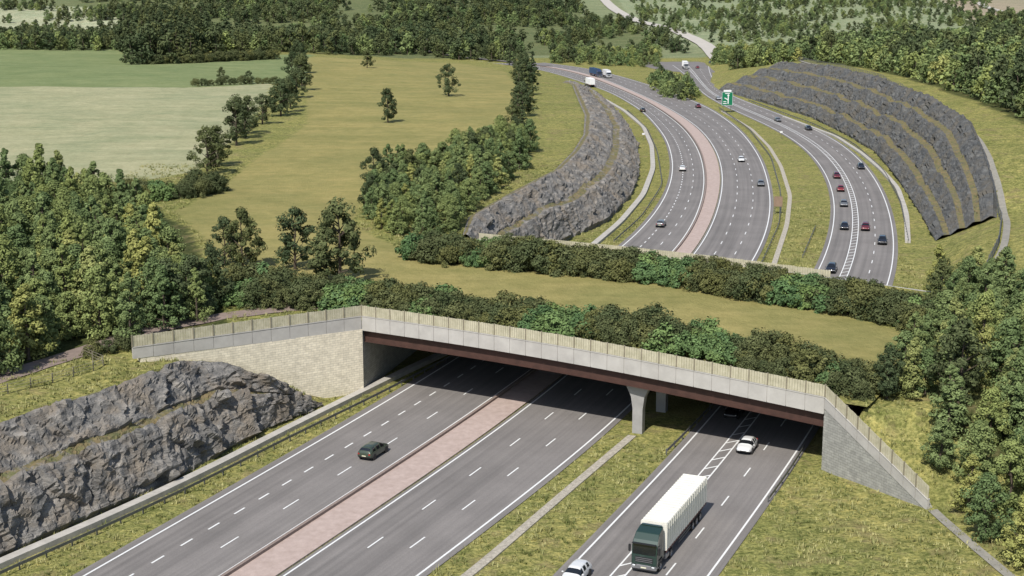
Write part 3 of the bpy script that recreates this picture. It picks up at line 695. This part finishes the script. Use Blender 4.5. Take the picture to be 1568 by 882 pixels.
scatter('distant_woodland',[(1088,100),(1180,94),(1260,82),(1180,76),(1090,84)],7,lodb*3+lodl,.6,1.0)
for ln in ([(1000,20),(1200,34),(1460,22)],[(1100,44),(1260,46),(1470,40)],[(1150,10),(1330,6),(1450,10)],[(1210,56),(1180,30),(1170,5)],[(1380,56),(1360,30),(1350,5)],[(0,62),(100,48),(190,58)],[(0,12),(90,18),(180,12)]):
    hedge(ln,lodb+lodd,7,.4,.8,1)
print('instances',cnt)
# ---------------------------------------------------------------- buildings in the distance
M_brick=simple('buff_brick',(.26,.20,.15),(.34,.27,.21),1,.9); M_roof=simple('slate_roof',(.1,.1,.105),(.16,.16,.165),1,.8); M_win=simple('window_glass',(.03,.035,.04),rough=.1)
def house(px,py,rz):
    p=PG(px,py); E=empty('brick_house',(p.x,p.y,p.z-.2),rz); w,l,h=8,13,5.2
    V=[(-l/2,-w/2,0),(l/2,-w/2,0),(l/2,w/2,0),(-l/2,w/2,0),(-l/2,-w/2,h),(l/2,-w/2,h),(l/2,w/2,h),(-l/2,w/2,h),(-l/2,0,h+3),(l/2,0,h+3)]
    mesh_obj('walls',V,[(0,1,5,4),(1,2,6,9,5),(2,3,7,6),(3,0,4,8,7)],M_brick,E)
    o=.5;R=[(-l/2-o,-w/2-o,h-.35),(l/2+o,-w/2-o,h-.35),(l/2+o,0,h+3.05),(-l/2-o,0,h+3.05),(l/2+o,w/2+o,h-.35),(-l/2-o,w/2+o,h-.35)]
    mesh_obj('roof',R,[(0,1,2,3),(3,2,4,5)],M_roof,E)
    V=[];Fc=[]
    for zc in (1.5,4.0):
        for xc in (-4.5,-1.5,1.5,4.5): prism(V,Fc,(xc-.6,-w/2-.03),(xc+.6,-w/2-.03),zc-.6,zc+.6,zc-.6,zc+.6,.05)
    mesh_obj('windows',V,Fc,M_win,E)
    V=[];Fc=[]; prism(V,Fc,(3,-.4),(3.9,-.4),h+2,h+4.2,h+2,h+4.2,.8); mesh_obj('chimney',V,Fc,M_brick,E)
house(640,72,.2)
# ---------------------------------------------------------------- grass tufts
roads=[np.concatenate([at(PA,-.1),at(PB,1.09)[::-1]]),np.concatenate([at(PS,-.09),at(PS,1.09)[::-1]])]
for c in (chL,chM,chF,chR,chS):
    n=normals2(c); roads.append(np.concatenate([c-n*.8,(c+n*.8)[::-1]]))
deckp=np.array([Q(-.02,-.02),Q(1.02,-.02),Q(1.02,1.02),Q(-.02,1.02)])
M=105000
X=rng.uniform(-85,75,M);Y=rng.uniform(90,330,M)
keep=rng.uniform(0,1,M)<np.clip(1.25-(Y-90)/330,.3,1)
for r in roads: keep&=~inpoly(X,Y,[tuple(p) for p in r])
keep&=~inpoly(X,Y,[tuple(p) for p in deckp]); keep&=~inpoly(X,Y,P_wood); keep&=~inpoly(X,Y,P_olive)
keep&=~inpoly(X,Y,[p[:2] for p in LT]+[p[:2] for p in LP[::-1]]); keep&=~inpoly(X,Y,[p[:2] for p in LTf]+[p[:2] for p in LPf[::-1]])
for (a_,b_,n_) in ((WL,A,nL),(B,WR,nR)): keep&=~inpoly(X,Y,[tuple(a_-n_*.2),tuple(b_-n_*.2),tuple(b_+n_*2.6),tuple(a_+n_*2.6)])
vis=np.abs(X)<.40*Y+5; keep&=vis
X=X[keep];Y=Y[keep]
TV=[];lv=[]
for x,y in zip(X,Y):
    d=noise.noise(Vector((x*.45,y*.45,2)))
    if d<-.05 and random.random()<.75: continue
    z=GZ(x,y)-.03; base=.45+.8*noise.noise(Vector((x*.3,y*.3,9)))+random.uniform(-.35,.35); hh=random.uniform(.15,.45)*(1+max(0,d))
    for k in range(6):
        a=random.uniform(0,6.28); r=random.uniform(.02,.2); bx=x+r*math.cos(a);by=y+r*math.sin(a); w=.06
        ln=random.uniform(.05,.28); TV+=[(bx-w*math.sin(a),by+w*math.cos(a),z),(bx+w*math.sin(a),by-w*math.cos(a),z),(bx+ln*math.cos(a),by+ln*math.sin(a),z+hh*random.uniform(.7,1.2))]
        lv+=[base+random.uniform(-.15,.15)]*3
TV=np.array(TV,dtype=np.float32); nT=len(TV)//3
me=bpy.data.meshes.new('rough_grass'); me.vertices.add(len(TV)); me.vertices.foreach_set('co',TV.ravel()); me.loops.add(len(TV)); me.loops.foreach_set('vertex_index',np.arange(len(TV),dtype=np.int32))
me.polygons.add(nT); me.polygons.foreach_set('loop_start',np.arange(0,len(TV),3,dtype=np.int32)); me.update(calc_edges=True)
a=me.attributes.new('lv','FLOAT','POINT'); a.data.foreach_set('value',np.clip(lv,0,1).astype(np.float32)); me.materials.append(M_blade)
link(bpy.data.objects.new('rough_grass',me))
# ---------------------------------------------------------------- vehicles
M_glass=simple('tinted_glass',(.012,.014,.016),rough=.06,coat=1)
M_tyre=simple('tyre_rubber',(.018,.018,.018),rough=.8)
M_rim=simple('alloy_rim',(.4,.4,.41),rough=.35,metal=.8)
M_trim=simple('black_trim',(.02,.02,.021),rough=.5)
M_lamp=simple('headlamp',(.75,.77,.78),rough=.15,coat=1)
M_tail=simple('tail_lamp',(.35,.012,.01),rough=.2,coat=1)
M_skirt=simple('skirt_maroon',(.12,.03,.025),rough=.5)
M_plate=simple('number_plate',(.7,.68,.5),rough=.4)
paints={}
def paint(n,c):
    if n not in paints: paints[n]=simple('car_paint_'+n,c,rough=.32,metal=.15,coat=.8)
    return paints[n]
COL={'green':(.05,.068,.045),'white':(.75,.75,.73),'red':(.22,.02,.02),'black':(.015,.015,.018),'grey':(.14,.145,.15),'silver':(.38,.39,.4),'darkred':(.13,.012,.015)}
ST={'estate':[(-2.28,.74,.5,.72,.80,.66),(-2.22,.86,.36,.93,1.02,.70),(-2.1,.90,.30,.98,1.15,.68),(-1.78,.92,.27,.99,1.46,.62),(-1.68,.92,.27,.99,1.5,.62),(-.95,.93,.24,.98,1.55,.63),(-.85,.93,.24,.98,1.555,.63),(.05,.93,.23,.96,1.54,.63),(.15,.93,.23,.96,1.535,.63),(.55,.93,.23,.95,1.47,.62),(1.22,.92,.24,.95,1.03,.74),(1.3,.92,.24,.94,1.0,.76),(1.85,.89,.27,.86,.92,.72),(2.18,.84,.32,.70,.80,.68),(2.3,.7,.42,.58,.64,.55)],
 'hatch':[(-2.02,.72,.5,.72,.80,.62),(-1.98,.82,.38,.90,.98,.66),(-1.88,.86,.32,.95,1.08,.64),(-1.5,.88,.28,.96,1.38,.58),(-1.4,.88,.27,.96,1.41,.58),(-.7,.89,.25,.95,1.47,.60),(-.6,.89,.25,.95,1.475,.60),(.15,.89,.24,.93,1.45,.60),(.25,.89,.24,.93,1.44,.6),(.5,.89,.24,.92,1.39,.59),(1.15,.88,.25,.91,.98,.70),(1.22,.88,.25,.9,.96,.72),(1.65,.85,.28,.82,.88,.68),(1.92,.79,.34,.68,.76,.62),(2.02,.66,.44,.58,.63,.5)],
 'beetle':[(-2.1,.6,.45,.62,.68,.45),(-2.02,.76,.36,.75,.82,.5),(-1.8,.86,.3,.86,1.0,.52),(-1.25,.90,.27,.95,1.30,.52),(-1.15,.90,.27,.95,1.34,.53),(-.5,.91,.25,.95,1.50,.56),(-.42,.91,.25,.95,1.505,.56),(.2,.91,.24,.94,1.49,.56),(.28,.91,.24,.94,1.48,.56),(.5,.91,.24,.93,1.42,.55),(1.1,.90,.25,.92,1.02,.58),(1.2,.9,.25,.9,.98,.58),(1.65,.86,.28,.82,.88,.5),(1.98,.76,.34,.66,.72,.44),(2.1,.6,.44,.55,.6,.38)]}
mcache={}
def car_body(style,colr):
    key=(style,colr)
    if key in mcache: return mcache[key]
    S=ST[style];V=[];Fc=[];MI=[]
    for (y,w,zl,zb,zt,wt) in S:
        V+=[(-w*.88,y,zl),(-w*.99,y,zl+.12),(-w,y,(zl+zb)/2),(-w*.97,y,zb),(-wt,y,zt),(-wt*.5,y,zt+.025),(wt*.5,y,zt+.025),(wt,y,zt),(w*.97,y,zb),(w,y,(zl+zb)/2),(w*.99,y,zl+.12),(w*.88,y,zl)]
    n=12
    for i in range(len(S)-1):
        for j in range(n):
            a=i*n+j;b=i*n+(j+1)%n; Fc.append((a,b,b+n,a+n)); mi=0
            side=(j==3 or j==7); top=j in(4,5,6)
            if side and i in (4,6,8,9): mi=1
            if top and i in (2,9): mi=1
            if j in (0,10,11): mi=2
            MI.append(mi)
    Fc.append(tuple(range(n-1,-1,-1)));MI.append(0); Fc.append(tuple((len(S)-1)*n+k for k in range(n)));MI.append(0)
    me=bpy.data.meshes.new('body'); me.from_pydata(V,[],Fc)
    for m in (paint(colr,COL[colr]),M_glass,M_trim): me.materials.append(m)
    me.polygons.foreach_set('material_index',np.array(MI,dtype=np.int32)); me.polygons.foreach_set('use_smooth',np.ones(len(Fc),dtype=bool)); me.update()
    mcache[key]=me; return me
def wheel_mesh(r,w):
    k=('w',r,w)
    if k in mcache: return mcache[k]
    V=[];Fc=[];MI=[];ns=20
    prof=[(-w/2,r*.9),(-w/2+.03,r),(w/2-.03,r),(w/2,r*.9),(w/2,r*.62),(w/2-.03,r*.58),(w/2-.02,r*.2),(w/2,r*.12)]
    for x,rad in prof:
        for i in range(ns): a=2*math.pi*i/ns; V.append((x,rad*math.cos(a),rad*math.sin(a)))
    for s_ in range(len(prof)-1):
        for i in range(ns):
            Fc.append((s_*ns+i,s_*ns+(i+1)%ns,(s_+1)*ns+(i+1)%ns,(s_+1)*ns+i)); MI.append(0 if s_<4 else (1 if (s_!=5 or i%4<2) else 0))
    Fc.append(tuple(range(ns)));MI.append(0); Fc.append(tuple((len(prof)-1)*ns+i for i in range(ns)));MI.append(1)
    me=bpy.data.meshes.new('wheel'); me.from_pydata(V,[],Fc); me.materials.append(M_tyre);me.materials.append(M_rim); me.polygons.foreach_set('material_index',np.array(MI,dtype=np.int32)); me.update(); mcache[k]=me; return me
def boxp(parent,name,c,s,mat,bev=.02,rx=0,ry=0):
    k=('b',name,tuple(s),mat.name,bev)
    if k not in mcache:
        bm=bmesh.new(); bmesh.ops.create_cube(bm,size=1); bmesh.ops.scale(bm,vec=s,verts=bm.verts)
        if bev: bmesh.ops.bevel(bm,geom=bm.edges[:],offset=min(bev,min(s)*.3),segments=2,affect='EDGES')
        me=bpy.data.meshes.new(name); bm.to_mesh(me); bm.free(); me.materials.append(mat); mcache[k]=me
    o=bpy.data.objects.new(name,mcache[k]); o.location=c; o.rotation_euler=(rx,ry,0); return link(o,parent)
def wheels(E,ys_,xo,r,w):
    for y in ys_:
        for sx in (-1,1):
            o=bpy.data.objects.new('wheel',wheel_mesh(r,w)); o.location=(sx*xo,y,r); o.rotation_euler=(0,0,0 if sx>0 else math.pi); link(o,E)
def heading(line,x,y):
    i=int(np.argmin(((line-np.array((x,y)))**2).sum(1))); i=min(max(1,i),len(line)-2); d=line[i+1]-line[i-1]; return math.atan2(d[1],d[0])-math.pi/2
names={'estate':'estate_car','hatch':'hatchback_car','beetle':'rounded_small_car'}
def arch_mesh():
    if ('arch',) in mcache: return mcache[('arch',)]
    V=[];Fc=[];ns=20
    for x in (-.1,.1):
        for i in range(ns): a=2*math.pi*i/ns; V.append((x,.385*math.cos(a),.385*math.sin(a)))
    for i in range(ns): Fc.append((i,(i+1)%ns,ns+(i+1)%ns,ns+i))
    Fc.append(tuple(range(ns,2*ns))); me=bpy.data.meshes.new('wheel_arch'); me.from_pydata(V,[],Fc); me.materials.append(M_trim); mcache[('arch',)]=me; return me
def car(px,py,style,colr,line,away):
    x,y=PZ(px,py,.3); rz=heading(line,x,y)+(0 if away else math.pi)
    E=empty(names[style],(x,y,ZR+.01),rz)
    o=bpy.data.objects.new('body',car_body(style,colr)); link(o,E); ss=o.modifiers.new('s','SUBSURF'); ss.levels=1; ss.render_levels=2
    S=ST[style]; yf=S[-1][0];yr=S[0][0]
    wheels(E,(yr+.86,yf-.88),.80,.33,.24)
    for yy in (yr+.86,yf-.88):
        for sx in (-1,1):
            a=bpy.data.objects.new('wheel_arch',arch_mesh()); a.location=(sx*.84,yy,.36); a.rotation_euler=(0,0,0 if sx>0 else math.pi); link(a,E)
    for sx in (-1,1):
        boxp(E,'headlamp',(sx*.58,yf-.14,.68),(.34,.16,.13),M_lamp,.04); boxp(E,'tail_lamp',(sx*.66,yr+.07,.82),(.26,.12,.2),M_tail,.03)
        boxp(E,'door_mirror',(sx*.98,.85,.98),(.2,.12,.13),paint(colr,COL[colr]),.04)
    boxp(E,'grille',(0,yf-.05,.5),(.8,.1,.16),M_trim,.03); boxp(E,'number_plate',(0,yr-.01,.62),(.5,.03,.11),M_plate,.005)
    return E
CARS=[(572,694,'estate','green',LL,1),(1144,686,'beetle','white',SL,0),(882,884,'hatch','white',SL,0),(1124,633,'estate','black',SL,0),
(1045,260,'hatch','white',LL,1),(1012,345,'hatch','grey',LL,1),(984,170,'estate','black',LL,1),(1135,246,'hatch','white',RR,0),(1165,283,'hatch','grey',RR,0),(1069,164,'estate','darkred',RR,0),
(1273,414,'estate','black',SL,0),(1293,349,'hatch','black',SL,0),(1292,314,'hatch','grey',SL,0),(1287,291,'hatch','red',SL,0),(1281,271,'estate','darkred',SL,0),(1325,350,'estate','darkred',SL,0),(1351,371,'estate','black',SL,0),(1318,257,'estate','black',SL,0),(1238,198,'estate','black',SL,0),(1191,185,'hatch','grey',SL,0),(1100,152,'hatch','silver',SL,0),(1068,104,'hatch','red',SL,0),(1088,97,'estate','black',SL,0)]
for c in CARS: car(*c)
M_cream=simple('trailer_curtain',(.70,.68,.60),(.78,.76,.69),.6,.5)
def truck(px,py,line,away,cabc,boxm,L=13.6,name='articulated_lorry'):
    x,y=PZ(px,py,0); rz=heading(line,x,y)+(0 if away else math.pi); E=empty(name,(x,y,ZR+.01),rz)
    yb=-8.25; yt=yb+L
    boxp(E,'trailer_body',(0,(yb+yt)/2,2.62),(2.5,L,2.7),boxm,.05)
    k=int(L/.62)
    for i in range(k+1):
        yy=yb+.08+i*(L-.16)/k
        for sx in (-1,1): boxp(E,'curtain_rib',(sx*1.262,yy,2.62),(.07,.14,2.6),boxm,.015)
        boxp(E,'roof_rib',(0,yy,3.985),(2.46,.12,.08),boxm,.015)
    boxp(E,'chassis_rail',(0,(yb+yt)/2+1,1.05),(1.0,L+2,.3),M_trim,.02)
    for sx in (-1,1):
        boxp(E,'side_guard',(sx*1.18,yt-6.2,.85),(.05,4.0,.12),M_galv,.01); boxp(E,'side_guard',(sx*1.18,yt-6.2,.55),(.05,4.0,.12),M_galv,.01)
        boxp(E,'trailer_skirt',(sx*1.235,(yb+yt)/2,1.2),(.04,L-.1,.18),M_skirt,.01)
        boxp(E,'fuel_tank',(sx*1.0,yt-.5,.7),(.5,1.1,.55),M_rim,.1); boxp(E,'tail_lamp',(sx*1.0,yb-.03,1.1),(.4,.06,.15),M_tail,.01)
        boxp(E,'mudguard',(sx*1.05,yb+3.4,1.08),(.5,3.7,.05),M_trim,.01); boxp(E,'landing_leg',(sx*.8,yt-3.3,.7),(.12,.12,.9),M_galv,.01)
    wheels(E,(yb+2.1,yb+3.4,yb+4.7,yt-1.6,yt+1.25+.5),1.08,.5,.36)
    f=yt+2.85; r=yt+.55
    pr=[(r,.95),(r+.55,.95),(r+.62,1.25),(r+1.75,1.25),(r+1.82,.5),(f-.02,.42),(f+.02,1.0),(f,1.75),(f-.18,2.75),(f-.42,3.1),(f-.95,3.62),(r+.3,3.85),(r,3.85)]
    V=[];m=len(pr)
    for sx in (-1,1):
        for (yy,z_) in pr: V.append((sx*(1.22 if z_<2.9 else 1.22-.14*(z_-2.9)),yy,z_))
    Fc=[tuple(range(m)),tuple(range(2*m-1,m-1,-1))]+[(i,m+i,m+(i+1)%m,(i+1)%m) for i in range(m)]
    me=bpy.data.meshes.new('cab'); me.from_pydata(V,[],Fc); me.materials.append(paint('cab_'+str(cabc),cabc)); bm=bmesh.new(); bm.from_mesh(me); bmesh.ops.recalc_face_normals(bm,faces=bm.faces); bm.to_mesh(me); bm.free()
    o=bpy.data.objects.new('cab',me); link(o,E); bv=o.modifiers.new('b','BEVEL'); bv.width=.07; bv.segments=3
    tilt=math.atan2(.18,1.0)
    boxp(E,'windscreen',(0,f-.07,2.28),(2.2,.05,.92),M_glass,.02,rx=tilt)
    boxp(E,'sun_visor',(0,f+.02,2.88),(2.3,.3,.08),M_trim,.03)
    boxp(E,'grille',(0,f+.02,1.32),(1.7,.06,.55),M_trim,.02)
    for z_ in (1.15,1.32,1.49): boxp(E,'grille_bar',(0,f+.06,z_),(1.6,.03,.04),M_rim,.01)
    boxp(E,'bumper',(0,f+.0,.62),(2.46,.22,.42),M_rim,.06); boxp(E,'air_dam',(0,f-.02,.36),(2.3,.16,.18),M_trim,.04)
    boxp(E,'number_plate',(0,f+.125,.6),(.52,.02,.12),M_plate,.004)
    for sx in (-1,1):
        boxp(E,'headlamp',(sx*.92,f+.09,.75),(.42,.1,.2),M_glass,.03); boxp(E,'headlamp_lens',(sx*.92,f+.145,.75),(.28,.03,.13),M_lamp,.01)
        boxp(E,'side_window',(sx*1.222,f-.62,2.2),(.03,.85,.7),M_glass,.02); boxp(E,'door_mirror',(sx*1.42,f-.05,2.3),(.22,.18,.7),M_trim,.05)
        boxp(E,'wheel_arch',(sx*1.2,yt+1.75,1.0),(.08,1.25,.35),M_trim,.05); boxp(E,'step',(sx*1.15,f-.55,.55),(.2,.5,.08),M_rim,.02)
    boxp(E,'air_deflector',(0,r+.1,3.5),(2.1,.5,.9),paint('cab_'+str(cabc),cabc),.1)
    return E
truck(1026,830,SL,0,(.02,.045,.035),M_cream)
truck(901,132,LL,1,(.7,.7,.7),simple('white_box',(.75,.75,.75),rough=.4),8.5,'box_lorry')
truck(912,117,RR,0,(.03,.05,.12),simple('blue_box',(.035,.08,.16),rough=.4),13.6)
truck(932,120,RR,0,(.7,.7,.7),simple('grey_box',(.6,.6,.6),rough=.4),6,'box_lorry')
truck(1050,106,SL,0,(.5,.5,.5),simple('white_box2',(.7,.7,.7),rough=.4),8,'box_lorry')
# ---------------------------------------------------------------- signs
M_sg=simple('sign_green',(.0,.16,.07),rough=.5); M_sw=simple('sign_white',(.75,.75,.75),rough=.5); M_sb=simple('sign_brown',(.22,.15,.10),(.28,.19,.13),2,.7)
x,y=PZ(1113,172,0); E=empty('direction_sign',(x,y,0))
boxp(E,'board',(0,0,5.2),(4.2,.12,5.2),M_sg,.02); boxp(E,'header',(0,0,8.2),(3.0,.12,.75),M_sw,.02)
for sx in (-1,1): boxp(E,'post',(sx*1.5,.15,3.9),(.2,.2,8.2),M_galv,.02); boxp(E,'border_v',(sx*2.03,-.07,5.2),(.08,.03,5.1),M_sw,0)
for z_ in (2.7,7.7): boxp(E,'border_h',(0,-.07,z_),(4.1,.03,.08),M_sw,0)
boxp(E,'arrow_stem',(.35,-.075,4.9),(.4,.03,3.2),M_sw,0); boxp(E,'arrow_branch',(-.45,-.08,5.2),(1.4,.03,.35),M_sw,0,ry=.5); boxp(E,'arrow_head',(.35,-.085,6.5),(.65,.03,.65),M_sw,0,ry=math.pi/4)
for z_,w_ in ((7.2,1.8),(4.1,1.1),(3.4,1.4)): boxp(E,'lettering',(-.9 if z_<7 else 0,-.078,z_),(w_,.03,.28),M_sw,0)
x,y=PZ(1191,328,0); E=empty('information_sign',(x,y,0),-.15)
boxp(E,'board',(0,0,2.9),(1.9,.1,2.3),M_sb,.02)
for sx in (-1,1): boxp(E,'post',(sx*.7,.12,1.9),(.12,.12,3.9),M_galv,.01)
for (px,py) in ((1196,212),(985,215)):
    x,y=PZ(px,py,0); E=empty('marker_sign',(x,y,0)); boxp(E,'post',(0,0,1.2),(.1,.1,2.4),M_galv,.01); boxp(E,'board',(0,-.08,2.1),(.8,.05,.6),M_sw,.01)
# ---------------------------------------------------------------- light, world, camera
S=Vector((-.38,-.92,0)).normalized(); el=math.radians(50)
sd=Vector((S.x*math.cos(el),S.y*math.cos(el),math.sin(el)))
sl=bpy.data.lights.new('sun','SUN'); sl.energy=4.8; sl.angle=math.radians(.5); sl.color=(1,.96,.895)
so=bpy.data.objects.new('sun',sl); so.rotation_euler=(-sd).to_track_quat('-Z','Y').to_euler(); so.location=(0,0,200); link(so)
w=bpy.data.worlds.new('World'); scene.world=w; w.use_nodes=True; nt=w.node_tree
sk=nt.nodes.new('ShaderNodeTexSky'); sk.sky_type='NISHITA'; sk.sun_disc=False; sk.sun_elevation=el; sk.sun_rotation=math.atan2(S.x,S.y)
nt.links.new(sk.outputs[0],nt.nodes['Background'].inputs[0]); nt.nodes['Background'].inputs[1].default_value=.12
cam=bpy.data.cameras.new('camera'); cam.lens=36*F/1568; cam.clip_end=12000; cam.clip_start=1
co=bpy.data.objects.new('camera',cam); co.location=(0,0,H); co.rotation_euler=(math.pi/2-TH,0,0); link(co); scene.camera=co
scene.view_settings.view_transform='Standard'; scene.view_settings.look='None'; scene.view_settings.exposure=0
